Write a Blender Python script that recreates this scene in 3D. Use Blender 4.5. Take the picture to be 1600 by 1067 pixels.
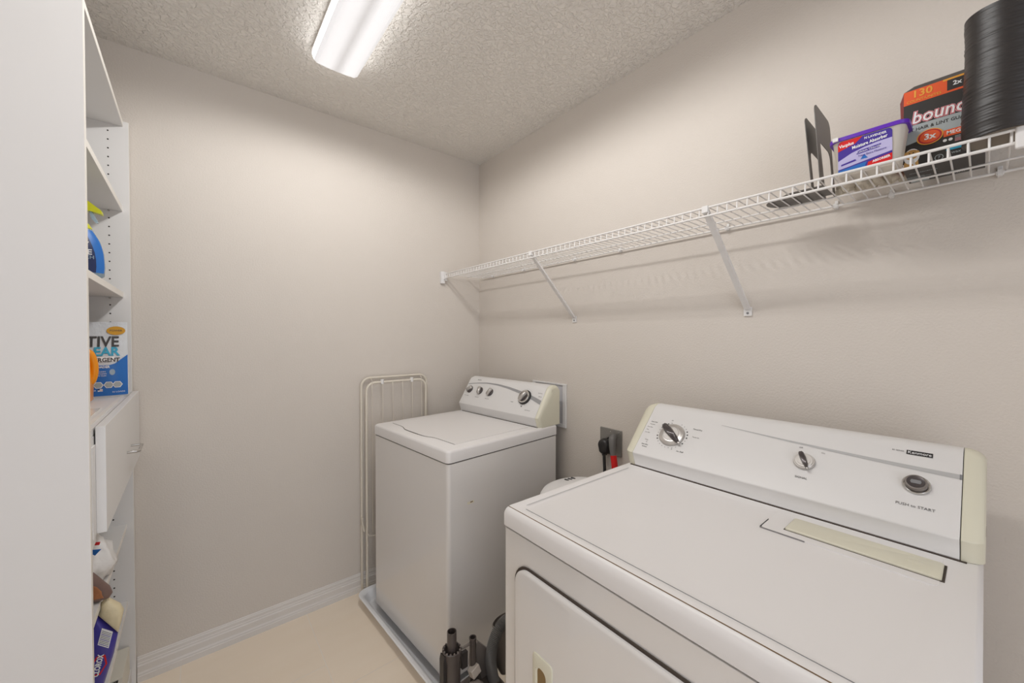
import bpy, math, random
from mathutils import Vector, Matrix, noise as mnoise
random.seed(7)
for o in list(bpy.data.objects): bpy.data.objects.remove(o)
SC = bpy.context.scene
COL = SC.collection

# ------------------------------------------------------------ camera, world, exposure
CAM_H = 1.34125
cd = bpy.data.cameras.new('camera'); cam = bpy.data.objects.new('camera', cd); COL.objects.link(cam)
cam.location = (0, 0, CAM_H)
cam.rotation_euler = (math.pi / 2 - 0.01391, 0, -0.682516)
cd.sensor_width = 36; cd.lens = 600.87 / 1600 * 36; cd.clip_start = 0.02
SC.camera = cam
w = bpy.data.worlds.new('world'); SC.world = w; w.use_nodes = True
WB = w.node_tree.nodes['Background']
WB.inputs[0].default_value = (0.93, 0.975, 1.07, 1); WB.inputs[1].default_value = 1.85
SC.view_settings.view_transform = 'Standard'; SC.view_settings.look = 'None'
SC.view_settings.gamma = 1; SC.view_settings.use_curve_mapping = False
SC.view_settings.exposure = -0.03
LAMP_POWER = 33.0

# ------------------------------------------------------------ materials
def s2l(c): return tuple(((v / 255) / 12.92 if v / 255 <= .04045 else ((v / 255 + .055) / 1.055) ** 2.4) for v in c)
MATS = {}
def mat(name, rgb, rough=.5, metal=0., bump=0., bscale=60., var=0.03, vscale=6., coat=0., spec=.5, trans=0., alpha=1., sss=0., detail=3.):
    if name in MATS: return MATS[name]
    m = bpy.data.materials.new(name); m.use_nodes = True; nt = m.node_tree; N = nt.nodes; L = nt.links
    b = N['Principled BSDF']; c = s2l(rgb)
    b.inputs['Roughness'].default_value = rough; b.inputs['Metallic'].default_value = metal
    b.inputs['Specular IOR Level'].default_value = spec; b.inputs['Coat Weight'].default_value = coat
    b.inputs['Coat Roughness'].default_value = .08
    b.inputs['Transmission Weight'].default_value = trans; b.inputs['Alpha'].default_value = alpha
    if sss: b.inputs['Subsurface Weight'].default_value = sss; b.inputs['Subsurface Radius'].default_value = (.02, .02, .02); b.inputs['Subsurface Scale'].default_value = .3
    tc = N.new('ShaderNodeTexCoord')
    nz = N.new('ShaderNodeTexNoise'); nz.inputs['Scale'].default_value = vscale; nz.inputs['Detail'].default_value = 3
    L.new(tc.outputs['Object'], nz.inputs['Vector'])
    mx = N.new('ShaderNodeMix'); mx.data_type = 'RGBA'
    mx.inputs[6].default_value = (*[v * (1 - var) for v in c], 1); mx.inputs[7].default_value = (*[min(1, v * (1 + var)) for v in c], 1)
    L.new(nz.outputs['Fac'], mx.inputs[0]); L.new(mx.outputs[2], b.inputs['Base Color'])
    if bump:
        bn = N.new('ShaderNodeTexNoise'); bn.inputs['Scale'].default_value = bscale; bn.inputs['Detail'].default_value = detail
        L.new(tc.outputs['Object'], bn.inputs['Vector'])
        bp = N.new('ShaderNodeBump'); bp.inputs['Strength'].default_value = 1; bp.inputs['Distance'].default_value = bump
        L.new(bn.outputs['Fac'], bp.inputs['Height']); L.new(bp.outputs['Normal'], b.inputs['Normal'])
    MATS[name] = m; return m

def ceiling_mat():
    m = mat('ceiling_knockdown', (235, 230, 223), .9, var=.02)
    N = m.node_tree.nodes; L = m.node_tree.links; b = N['Principled BSDF']; tc = N['Texture Coordinate']
    n1 = N.new('ShaderNodeTexNoise'); n1.inputs['Scale'].default_value = 66; n1.inputs['Detail'].default_value = 3; n1.inputs['Distortion'].default_value = .8
    L.new(tc.outputs['Object'], n1.inputs['Vector'])
    cr = N.new('ShaderNodeValToRGB'); cr.color_ramp.elements[0].position = .42; cr.color_ramp.elements[1].position = .60
    L.new(n1.outputs['Fac'], cr.inputs[0])
    bp = N.new('ShaderNodeBump'); bp.inputs['Distance'].default_value = .0036; bp.inputs['Strength'].default_value = .9
    L.new(cr.outputs[0], bp.inputs['Height']); L.new(bp.outputs['Normal'], b.inputs['Normal'])
    return m

def floor_mat():
    m = mat('beige_porcelain_tile', (252, 238, 219), .32, var=.02, vscale=3)
    N = m.node_tree.nodes; L = m.node_tree.links; b = N['Principled BSDF']; tc = N['Texture Coordinate']
    mxc = [n for n in N if n.bl_idname == 'ShaderNodeMix'][0]
    def M(op, a, bb=None, c=None):
        n = N.new('ShaderNodeMath'); n.operation = op
        for i, v in enumerate((a, bb, c)):
            if v is None: continue
            if isinstance(v, (int, float)): n.inputs[i].default_value = v
            else: L.new(v, n.inputs[i])
        return n.outputs[0]
    sp = N.new('ShaderNodeSeparateXYZ'); L.new(tc.outputs['Object'], sp.inputs[0])
    u = M('DIVIDE', M('ADD', sp.outputs[0], 4.67), .46)
    colm = M('FLOOR', u); par = M('MODULO', colm, 2.0)
    fu = M('FRACT', u)
    v = M('DIVIDE', M('ADD', M('ADD', sp.outputs[1], 12.8 - 1.68 - .61 + .01), M('MULTIPLY', par, .15)), .61)
    fv = M('FRACT', v)
    du = M('MULTIPLY', M('MINIMUM', fu, M('SUBTRACT', 1.0, fu)), .46)
    dv = M('MULTIPLY', M('MINIMUM', fv, M('SUBTRACT', 1.0, fv)), .61)
    g = M('LESS_THAN', M('MINIMUM', du, dv), .0016)
    # soft linear veining in the porcelain
    mp = N.new('ShaderNodeMapping'); mp.inputs['Scale'].default_value = (1.4, 9, 1); mp.inputs['Rotation'].default_value = (0, 0, .12)
    L.new(tc.outputs['Object'], mp.inputs['Vector'])
    nv = N.new('ShaderNodeTexNoise'); nv.inputs['Scale'].default_value = 2.2; nv.inputs['Detail'].default_value = 4; L.new(mp.outputs[0], nv.inputs['Vector'])
    mv = N.new('ShaderNodeMix'); mv.data_type = 'RGBA'; mv.inputs[7].default_value = (*s2l((246, 229, 206)), 1)
    L.new(mxc.outputs[2], mv.inputs[6]); L.new(M('MULTIPLY', nv.outputs['Fac'], .7), mv.inputs[0])
    mg = N.new('ShaderNodeMix'); mg.data_type = 'RGBA'; mg.inputs[7].default_value = (*s2l((250, 240, 226)), 1)
    L.new(mv.outputs[2], mg.inputs[6]); L.new(g, mg.inputs[0]); L.new(mg.outputs[2], b.inputs['Base Color'])
    bp = N.new('ShaderNodeBump'); bp.inputs['Distance'].default_value = .001; bp.invert = True
    L.new(g, bp.inputs['Height']); L.new(bp.outputs['Normal'], b.inputs['Normal'])
    return m

WALL = mat('beige_wall_paint', (214, 206, 197), .75, bump=.0011, bscale=170, var=.015, detail=2)
CEIL = ceiling_mat(); FLOOR = floor_mat()
TRIM = mat('white_trim_paint', (222, 217, 212), .4)
MEL = mat('white_melamine', (226, 224, 222), .45, var=.01)
MELE = mat('white_edge_banding', (236, 232, 225), .4, var=.01)
HOLE = mat('shelf_pin_hole', (50, 44, 40), .8)
ENAM = mat('white_enamel', (230, 227, 224), .10, var=.008, coat=.6, spec=.8)
ENAMT = mat('white_enamel_top', (232, 229, 227), .38, var=.01)
CONS = mat('white_console_plastic', (225, 223, 221), .38, var=.008)
CREAM = mat('yellowed_cream_plastic', (222, 218, 198), .4, var=.03, vscale=9)
GAP = mat('dark_seam', (72, 62, 54), .8)
STAIN = mat('rusty_grime', (120, 98, 74), .8, var=.3, vscale=40)
GREYST = mat('silver_grey_print', (182, 181, 180), .4)
GREYDK = mat('darker_grey_print', (128, 128, 130), .4)
INK = mat('dark_grey_ink', (70, 68, 68), .6)
INKL = mat('light_grey_ink', (140, 137, 136), .6)
BLK = mat('black_plastic', (38, 36, 36), .35)
CHR = mat('chrome', (205, 203, 200), .18, 1.)
DIALM = mat('satin_silver', (196, 192, 188), .3, .7)
KNOB = mat('smoky_knob_plastic', (84, 78, 78), .22, .4)
WIRE = mat('white_vinyl_wire', (232, 229, 226), .35)
PLW = mat('white_plastic', (230, 228, 226), .35)
PAN = mat('white_pan_plastic', (244, 245, 247), .3)
RACKM = mat('cream_coated_tube', (224, 216, 202), .4)
VAC = mat('taupe_black_vacuum_plastic', (74, 66, 62), .33, var=.08)
VACD = mat('dark_vacuum_plastic', (46, 41, 39), .4)
VACG = mat('grey_vacuum_plastic', (120, 112, 106), .35)
VACL = mat('light_grey_vacuum_plastic', (182, 172, 162), .35)
HOSE = mat('grey_ribbed_hose', (112, 110, 108), .32)
GALV = mat('galvanised_plate', (150, 147, 142), .45, .6, var=.1, vscale=30)
RED = mat('bright_red_plastic', (214, 22, 22), .4)
GRYP = mat('mid_grey_plug', (108, 106, 104), .45)
ORANGE = mat('orange_jug_plastic', (240, 150, 20), .3)
YEL = mat('yellow_green_plastic', (206, 206, 40), .35)
NAVY = mat('navy_label', (30, 44, 88), .35)
BLUE = mat('bright_blue_label', (38, 110, 190), .35)
LBLUE = mat('light_blue_plastic', (150, 205, 228), .3, trans=.3)
CLEARB = mat('pale_blue_clear_plastic', (190, 212, 226), .15, trans=.5)
WHT = mat('white_ink', (245, 245, 245), .5)
POUCH = mat('white_foil_pouch', (214, 218, 222), .25, bump=.003, bscale=40)
GOLD = mat('gold_badge', (205, 150, 36), .4)
TEAL = mat('cyan_ink', (60, 170, 205), .5)
PURPL = mat('purple_lid', (104, 44, 190), .3, trans=.1)
PURD = mat('indigo_label', (66, 44, 150), .4)
LAV = mat('lavender_label', (190, 184, 224), .4)
TUB = mat('milky_tub_plastic', (228, 220, 208), .35, trans=.15)
BOX = mat('black_carton', (46, 42, 40), .45)
ORG = mat('orange_red_print', (236, 92, 36), .45)
ORGY = mat('amber_print', (240, 168, 60), .45)
CGREY = mat('grey_blue_print', (172, 180, 182), .45)
CYAN = mat('cyan_print', (60, 176, 214), .45)
REDL = mat('crimson_print', (190, 30, 48), .45)
DRED = mat('dark_red_carton', (140, 44, 44), .5)
PINK = mat('pink_outline_print', (232, 170, 176), .45)
FURG = mat('golden_fur_print', (206, 160, 92), .7, var=.25, vscale=160)
ROLLM = mat('black_film', (38, 34, 33), .42, var=.12)
ROLLB = mat('grey_brown_core', (120, 110, 98), .7)
BKEND = mat('dark_grey_steel', (100, 96, 92), .4, .2)
ROPE = mat('natural_rope', (205, 196, 180), .8, bump=.002, bscale=220)
BROWN = mat('brown_paper', (170, 110, 70), .7, bump=.003, bscale=40, var=.25, vscale=25)
TAUPE = mat('brown_wrapper', (120, 96, 88), .5, var=.25, vscale=30)
WBAG = mat('white_film_bag', (240, 238, 236), .3, bump=.006, bscale=24, sss=.2)
CLOR = mat('violet_blue_pack', (66, 58, 150), .35)
BEIGE = mat('beige_film', (226, 212, 176), .4, bump=.002, bscale=50, var=.1, vscale=20)
MILK = mat('milky_film', (214, 216, 218), .3, bump=.003, bscale=60)
CARD = mat('cream_card', (226, 221, 208), .6)

def lamp_mat():
    m = bpy.data.materials.new('glowing_prismatic_lens'); m.use_nodes = True; nt = m.node_tree; N = nt.nodes; L = nt.links
    b = N['Principled BSDF']; b.inputs['Base Color'].default_value = (.8, .8, .82, 1); b.inputs['Roughness'].default_value = .4
    tc = N.new('ShaderNodeTexCoord'); sp = N.new('ShaderNodeSeparateXYZ'); L.new(tc.outputs['Object'], sp.inputs[0])
    # two fluorescent tubes behind the lens: emission follows the tubes across the width
    cr = N.new('ShaderNodeValToRGB'); mr = N.new('ShaderNodeMapRange')
    mr.inputs[1].default_value = -.09; mr.inputs[2].default_value = .09
    L.new(sp.outputs[0], mr.inputs[0]); L.new(mr.outputs[0], cr.inputs[0])
    els = cr.color_ramp.elements; els[0].position = 0; els[0].color = (.7, .7, .72, 1); els[1].position = 1; els[1].color = (.7, .7, .72, 1)
    for p_, v in ((.22, .96), (.36, .92), (.5, .48), (.66, 1.0), (.78, .98)):
        e = els.new(p_); e.color = (v, v, v * 1.02, 1)
    wv = N.new('ShaderNodeTexNoise'); wv.inputs['Scale'].default_value = 300; L.new(tc.outputs['Object'], wv.inputs['Vector'])
    L.new(cr.outputs[0], b.inputs['Emission Color']); b.inputs['Emission Strength'].default_value = .64
    bp = N.new('ShaderNodeBump'); bp.inputs['Distance'].default_value = .0005; L.new(wv.outputs['Fac'], bp.inputs['Height']); L.new(bp.outputs['Normal'], b.inputs['Normal'])
    return m

# ------------------------------------------------------------ mesh helpers
class MB:
    def __init__(s): s.v = []; s.f = []; s.mi = []; s.mats = []; s.M = Matrix.Identity(4)
    def m(s, mt):
        if mt not in s.mats: s.mats.append(mt)
        return s.mats.index(mt)
    def add(s, vs, fs, mt):
        o = len(s.v); k = s.m(mt)
        s.v += [s.M @ Vector(v) for v in vs]
        for f in fs: s.f.append([i + o for i in f]); s.mi.append(k)
    def box(s, lo, hi, mt):
        x0, y0, z0 = lo; x1, y1, z1 = hi
        s.add([(x0, y0, z0), (x1, y0, z0), (x1, y1, z0), (x0, y1, z0), (x0, y0, z1), (x1, y0, z1), (x1, y1, z1), (x0, y1, z1)],
              [(0, 3, 2, 1), (4, 5, 6, 7), (0, 1, 5, 4), (1, 2, 6, 5), (2, 3, 7, 6), (3, 0, 4, 7)], mt)
    def prism(s, prof, a, b, mt, axis=1, capmt=None):
        """closed 2D profile swept along an axis (axis 1: profile is x,z; axis 2: profile is x,y; axis 0: y,z)"""
        n = len(prof)
        def P(p, t): return {1: (p[0], t, p[1]), 2: (p[0], p[1], t), 0: (t, p[0], p[1])}[axis]
        vs = [P(p, a) for p in prof] + [P(p, b) for p in prof]
        s.add(vs, [(i, (i + 1) % n, (i + 1) % n + n, i + n) for i in range(n)], mt)
        s.add(vs, [tuple(range(n - 1, -1, -1)), tuple(range(n, 2 * n))], capmt or mt)
    def rings(s, rs, mt, cap0=True, cap1=True, closed=True):
        n = len(rs[0]); vs = [p for r in rs for p in r]; fs = []
        for k in range(len(rs) - 1):
            for i in range(n):
                j = (i + 1) % n
                fs.append((k * n + i, k * n + j, (k + 1) * n + j, (k + 1) * n + i))
        if cap0: fs.append(tuple(range(n - 1, -1, -1)))
        if cap1: fs.append(tuple(range((len(rs) - 1) * n, len(rs) * n)))
        s.add(vs, fs, mt)
    def loft(s, specs, mt, seg=6, cap0=True, cap1=True):
        s.rings([rrect(*q, seg=seg) for q in specs], mt, cap0, cap1)
    def tube(s, pts, r, mt, seg=10, cap=True, closed=False):
        pts = [Vector(p) for p in pts]; n = len(pts); rs = []
        rr = r if isinstance(r, (list, tuple)) else [r] * n
        t0 = (pts[1] - pts[0]).normalized(); up = Vector((0, 0, 1)) if abs(t0.z) < .9 else Vector((1, 0, 0))
        x = t0.cross(up).normalized()
        for i, p in enumerate(pts):
            if closed: t = (pts[(i + 1) % n] - pts[i - 1]).normalized()
            else: t = (pts[min(i + 1, n - 1)] - pts[max(i - 1, 0)]).normalized()
            x = (x - t * x.dot(t)).normalized(); y = t.cross(x)
            rs.append([p + (x * math.cos(a) + y * math.sin(a)) * rr[i] for a in (2 * math.pi * k / seg for k in range(seg))])
        if closed: rs.append(rs[0])
        s.rings(rs, mt, cap and not closed, cap and not closed)
    def lathe(s, prof, mt, seg=32, c=(0, 0, 0), cap0=True, cap1=True, sx=1, sy=1):
        s.rings([[(c[0] + r * sx * math.cos(2 * math.pi * k / seg), c[1] + r * sy * math.sin(2 * math.pi * k / seg), c[2] + z) for k in range(seg)] for r, z in prof], mt, cap0, cap1)
    def poly(s, pts, z0, z1, mt):
        s.prism(pts, z0, z1, mt, axis=2)
    def text(s, body, size, x, y, z, mt, ext=.0003, sx=1., align='CENTER', rot=0., bold=0., shear=0.):
        c = bpy.data.curves.new('t', 'FONT'); c.body = body; c.size = size; c.extrude = ext; c.align_x = align; c.align_y = 'CENTER'
        c.offset = bold; c.shear = shear; c.resolution_u = 2
        o = bpy.data.objects.new('t', c); COL.objects.link(o)
        bpy.context.view_layer.update()
        me = bpy.data.meshes.new_from_object(o.evaluated_get(bpy.context.evaluated_depsgraph_get()))
        T = Matrix.Translation((x, y, z)) @ Matrix.Rotation(rot, 4, 'Z') @ Matrix.Diagonal((sx, 1, 1, 1))
        s.add([T @ v.co for v in me.vertices], [tuple(p.vertices) for p in me.polygons], mt)
        bpy.data.objects.remove(o); bpy.data.curves.remove(c); bpy.data.meshes.remove(me)
    def build(s, name, parent=None, loc=None, rz=0., smooth=35, bevel=0., bseg=2, sub=0, label=None, warp=None):
        me = bpy.data.meshes.new(name)
        me.from_pydata([tuple(v) for v in s.v], [], s.f)
        for mt in s.mats: me.materials.append(mt)
        me.polygons.foreach_set('material_index', s.mi)
        if warp:
            for v in me.vertices: v.co = warp(v.co)
        me.validate(); me.update()
        import bmesh
        bm = bmesh.new(); bm.from_mesh(me); bmesh.ops.recalc_face_normals(bm, faces=bm.faces); bm.to_mesh(me); bm.free()
        me.shade_smooth(); me.set_sharp_from_angle(angle=math.radians(smooth))
        o = bpy.data.objects.new(name, me); COL.objects.link(o)
        if parent: o.parent = parent
        if loc: o.location = loc
        o.rotation_euler.z = rz
        if bevel:
            b = o.modifiers.new('bevel', 'BEVEL'); b.width = bevel; b.segments = bseg; b.limit_method = 'ANGLE'; b.angle_limit = math.radians(40); b.harden_normals = True
        if sub:
            q = o.modifiers.new('sub', 'SUBSURF'); q.levels = q.render_levels = sub
        if label: o['label'] = label
        return o

def rrect(cx, cy, hx, hy, r, z, seg=6):
    r = max(min(r, hx, hy), 1e-5); out = []
    for (sx, sy, a0) in ((1, 1, 0), (-1, 1, 90), (-1, -1, 180), (1, -1, 270)):
        for k in range(seg + 1):
            a = math.radians(a0 + 90 * k / seg)
            out.append((cx + sx * (hx - r) + r * math.cos(a), cy + sy * (hy - r) + r * math.sin(a), z))
    return out

def frame(o, x, y):
    x = Vector(x).normalized(); y = Vector(y); y = (y - x * y.dot(x)).normalized(); z = x.cross(y)
    M = Matrix((x, y, z)).transposed().to_4x4(); M.translation = Vector(o); return M

def thing(name, label, cat, loc=(0, 0, 0), rz=0., group=None):
    o = bpy.data.objects.new(name, None); COL.objects.link(o); o.empty_display_size = .05
    o.location = loc; o.rotation_euler.z = rz; o['label'] = label; o['category'] = cat
    if group: o['group'] = group
    return o
def tag(o, label, cat, group=None):
    o['label'] = label; o['category'] = cat
    if group: o['group'] = group
    return o
def struct(mb, name, **k):
    o = mb.build(name, **k); o['kind'] = 'structure'; return o

# ------------------------------------------------------------ room
R, D, H = 1.4058, 2.0649, 2.4392
XL, YF = -.66, -1.0
def slab(name, lo, hi, mt):
    b = MB(); b.box(lo, hi, mt); return struct(b, name)
slab('floor', (XL - .1, -1.2, -.05), (R + .1, D + .1, 0), FLOOR)
slab('ceiling', (XL - .1, -1.2, H), (R + .1, D + .1, H + .08), CEIL)
slab('wall_back', (XL - .1, D, 0), (R + .1, D + .1, H), WALL)
slab('wall_right', (R, YF - .1, 0), (R + .1, D, H), WALL)
slab('wall_left', (XL - .1, -1.1, 0), (XL, D, H), WALL)
slab('wall_front', (.62, YF - .1, 0), (R, YF, H), WALL)
bp_ = [(0, 0), (.015, 0), (.015, .022), (.0125, .024), (.0125, .030), (.0095, .036), (.0105, .060), (.0072, .064), (.0072, .070), (.0050, .073), (.0056, .084), (.0030, .088), (.0030, .092), (0, .0945)]
b = MB(); b.prism([(D - x, z) for x, z in bp_], -.198, R, TRIM, axis=0); struct(b, 'baseboard_back', smooth=12)
b = MB(); b.prism([(R - x, z) for x, z in bp_], YF, D - .013, TRIM, axis=1); struct(b, 'baseboard_right', smooth=12)

# ------------------------------------------------------------ ceiling light
lt = thing('ceiling_light', 'long white fluorescent ceiling light with a prismatic wraparound lens', 'ceiling light', (.4265, 1.02, H))
b = MB(); b.box((-.086, -.602, -.012), (.086, .602, 0), TRIM); b.build('housing', lt)
b = MB()
pr = [(-.084, -.002), (-.0855, -.030), (-.080, -.046), (-.068, -.055), (-.03, -.058), (.03, -.058), (.068, -.055), (.080, -.046), (.0855, -.030), (.084, -.002)]
lm = lamp_mat(); ls = mat('lens_side', (232, 232, 236), .35); lsb = ls.node_tree.nodes['Principled BSDF']; lsb.inputs['Emission Color'].default_value = (1, 1, 1, 1); lsb.inputs['Emission Strength'].default_value = 3.6
b.prism(pr, -.6, .6, lm, axis=1, capmt=ls); k_ = b.m(ls)
for i in (0, 1, 7, 8, 9): b.mi[i] = k_
b.build('lens', lt, smooth=30)
# light thrown by the two tubes, along their length
for tx in (-.062, -.036, -.008, .008, .036, .062):
    for k in range(8):
        ld_ = bpy.data.lights.new('tube_light', 'SPOT'); ld_.energy = LAMP_POWER / 48; ld_.spot_size = math.pi; ld_.spot_blend = .30; ld_.shadow_soft_size = 0; ld_.color = (1, .99, .975)
        lo_ = bpy.data.objects.new('tube_light', ld_); COL.objects.link(lo_); lo_.parent = lt; lo_.location = (tx, -.55 + .98 * k / 7 + tx * .5, -.066)

# ------------------------------------------------------------ dryer
dr = thing('clothes_dryer', 'white front-loading clothes dryer with wide control console and flat top', 'dryer', (.586, -.003, 0))
W = .762; DX = .72
b = MB()
b.loft([(DX / 2 + .001, W / 2, DX / 2 - .001, W / 2 - .002, .012, .012), (DX / 2 + .001, W / 2, DX / 2 - .001, W / 2 - .002, .012, .866)], ENAM)
b.build('body', dr, bevel=.001)
b = MB(); b.loft([(DX / 2 + .004, W / 2, DX / 2 - .006, W / 2 - .007, .01, .864), (DX / 2 + .004, W / 2, DX / 2 - .006, W / 2 - .007, .01, .873)], GAP); b.build('seam', dr)
b = MB()
b.loft([(DX / 2 - .0005, W / 2, DX / 2 + .0005, W / 2, .012, .872), (DX / 2 - .0005, W / 2, DX / 2 + .0005, W / 2, .012, .900), (DX / 2, W / 2, DX / 2 - .003, W / 2 - .002, .012, .909),
        (DX / 2, W / 2, DX / 2 - .009, W / 2 - .006, .012, .9145), (DX / 2, W / 2, DX / 2 - .012, W / 2 - .008, .012, .915),
        ((.036 + .507) / 2, .390, (.507 - .036) / 2, .341, .030, .915), ((.040 + .503) / 2, .393, (.503 - .040) / 2, .334, .028, .9125)], ENAMT, seg=8)
b.build('top_panel', dr, smooth=50)
b = MB(); b.box((.0115, .03, .9148), (.0135, W - .01, .9156), STAIN); b.build('front_edge_grime', dr, label='thin rusty grime line along the front edge')
b = MB(); b.box((.034, .05, .9146), (.0355, W - .05, .9154), GREYDK); b.box((.05, W - .0345, .9146), (.49, W - .0335, .9153), GREYST); b.build('tray_crease', dr)
# lint screen plateau + door
b = MB()
b.loft([(.455, .182, .070, .135, .008, .911), (.4545, .182, .0685, .1335, .008, .9155)], ENAMT); b.build('lint_surround', dr)
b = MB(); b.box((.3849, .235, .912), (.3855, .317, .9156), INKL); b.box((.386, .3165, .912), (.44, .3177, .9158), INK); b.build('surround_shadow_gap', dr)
b = MB(); b.box((.4085, .0425, .9152), (.4845, .279, .9158), GAP); b.build('lint_door_gap', dr)
b = MB(); b.loft([(.447, .1615, .0365, .1155, .004, .915), (.447, .1615, .0365, .1155, .004, .9185), (.447, .1615, .0350, .114, .004, .9198)], CREAM)
b.lathe([(.014, .9199), (.013, .9203), (.001, .9204)], CREAM, c=(.447, .078, 0), seg=20, sx=.75); b.build('lint_door', dr, label='cream lint screen door')
# front door
b = MB(); b.M = frame((0, 0, 0), (0, 1, 0), (0, 0, 1))   # x=y_world, y=z, z=+x
b.M = Matrix(((0, 0, -1, 0), (1, 0, 0, 0), (0, 1, 0, 0), (0, 0, 0, 1)))
yc, zc, hy, hz = .384, .44, .322, .358
b.loft([(yc, zc, hy + .006, hz + .006, .050, -.001), (yc, zc, hy + .006, hz + .006, .050, .0012)], GAP); b.build('door_gap', dr)
b = MB(); b.M = Matrix(((0, 0, -1, 0), (1, 0, 0, 0), (0, 1, 0, 0), (0, 0, 0, 1)))
b.loft([(yc, zc, hy, hz, .045, 0), (yc, zc, hy, hz, .045, .006), (yc, zc, hy - .003, hz - .003, .043, .0085), (yc, zc, hy - .008, hz - .008, .040, .0098)], ENAM, seg=10)
door = b.build('door', dr, smooth=50)
b = MB(); b.M = Matrix(((0, 0, -1, 0), (1, 0, 0, 0), (0, 1, 0, 0), (0, 0, 0, 1)))
yk, zk = .605, .575
b.rings([rrect(yk, zk, .030, .062, .008, .0095), rrect(yk, zk, .030, .062, .008, .0125), rrect(yk, zk, .027, .059, .007, .014), rrect(yk + .003, zk - .008, .016, .046, .014, .0138), rrect(yk + .003, zk - .008, .014, .044, .013, .0102)], CREAM, cap1=False)
b.add(rrect(yk + .003, zk - .008, .014, .044, .013, .0102), [tuple(range(28))], mat('amber_recess', (140, 112, 66), .5))
b.build('door_handle', door, label='cream recessed door handle')
# console
CP = [(.529, .915), (.529, .918), (.514, .960), (.650, 1.094), (.666, 1.1015), (.690, 1.102), (.712, 1.094), (.722, 1.078), (.722, .915)]
KX, KZ = .514, .960
T_ = Vector((.712, 0, .702)); NN = Vector((-.702, 0, .712))
b = MB(); b.prism(CP, .029, .729, CONS); cons = b.build('console', dr, bevel=.003, bseg=3, smooth=30)
def endcap(y0, y1, ysgn, nm):
    b = MB(); rs = []
    for t, ins in ((0, 0), (.35, .001), (.7, .006), (.92, .014), (1, .022)):
        y = y0 + (y1 - y0) * t
        cx = sum(p[0] for p in CP) / len(CP)
        rs.append([(p[0] + (ins if p[0] < .6 else (-ins * .4 if p[0] < .7 else 0)), y, p[1] - (ins * .8 if p[1] > 1.0 else 0)) for p in CP])
    b.rings(rs, CREAM); b.build('console_end_cap', dr, bevel=.002, smooth=40, label=nm)
endcap(.730, .762, 1, 'cream end cap on the left of the console'); endcap(.028, -.002, -1, 'cream end cap on the right of the console')
b = MB(); b.box((.524, .02, .9150), (.532, .745, .9162), GAP); b.build('console_seam', dr)
def fm(y, s):   # frame on the sloping console face: local x to the viewer's right, local y up the slope
    return frame(Vector((KX, y, KZ)) + T_ * s + NN * .0006, (0, -1, 0), T_)
# printed band
b = MB(); b.M = fm(0, 0)
prev = None; vs = []; 
for i in range(21):
    t = i / 20; y = .029 + .47 * t; s_ = .1405 + .0215 * t ** 1.6; wd = .0095 * (1 - t) + .001
    vs += [(-y, s_ - wd, .0001), (-y, s_, .0001)]
b.add(vs, [(2 * i, 2 * i + 1, 2 * i + 3, 2 * i + 2) for i in range(20)], GREYST)
b.add([(-.0295, .129, .0002), (-.0325, .129, .0002), (-.0325, .141, .0002), (-.0295, .141, .0002)], [(0, 1, 2, 3)], GREYDK)
b.text('PUSH to START', .0084, -.090, .046, .0001, mat('mid_ink', (100, 97, 97), .6), sx=1.0, ext=.0001)
b.text('SIGNAL', .0074, -.283, .051, .0001, INK, ext=.0001)
b.text('Off', .006, -.298, .135, .0001, INKL, ext=.0001); b.text('On', .006, -.252, .131, .0001, INKL, ext=.0001)
b.text('80 SERIES', .0048, -.1245, .175, .0001, INKL, ext=.0001)
b.add([(-.111, .169, .0002), (-.071, .169, .0002), (-.071, .180, .0002), (-.111, .180, .0002)], [(0, 1, 2, 3)], BLK)
b.text('Kenmore', .0095, -.091, .1745, .0004, WHT, ext=.0001)
# cycle text round the big dial
cy0, cs0 = .629, .093
for k in range(26):
    a = 2 * math.pi * k / 26
    if 1.25 < a < 1.9: continue
    rr = .047; x = -cy0 + rr * math.cos(a); y = cs0 + rr * math.sin(a)
    q = .0011 + (.0009 if k in (9, 10, 11, 14, 15, 24, 0, 1, 2) else 0)
    b.box((x - q, y - q, 0), (x + q, y + q, .0003), INK if q > .0012 else INKL)
for (tx, x, y, sz, mt) in (('Auto Dry', -.705, .130, .0058, INK), ('Normal', -.708, .120, .0054, INKL), ('More Dry', -.712, .108, .0048, INKL), ('Dry', -.716, .097, .0048, INKL), ('Less Dry', -.712, .086, .0048, INKL),
                           ('70 min', -.703, .058, .0045, INKL), ('60', -.700, .050, .0045, INKL), ('Auto Dry', -.702, .040, .0058, INK), ('Delicate', -.700, .032, .0052, INK),
                           ('Timed Dry', -.560, .130, .0064, INK), ('Touch Up', -.557, .102, .0052, INKL), ('Air Fluff', -.585, .042, .0066, INK), ('20', -.612, .044, .0048, INKL), ('Off', -.648, .147, .0048, INKL)):
    b.text(tx, sz, x, y, .0001, mt, ext=.0001)
b.build('printed_markings', dr)
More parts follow.
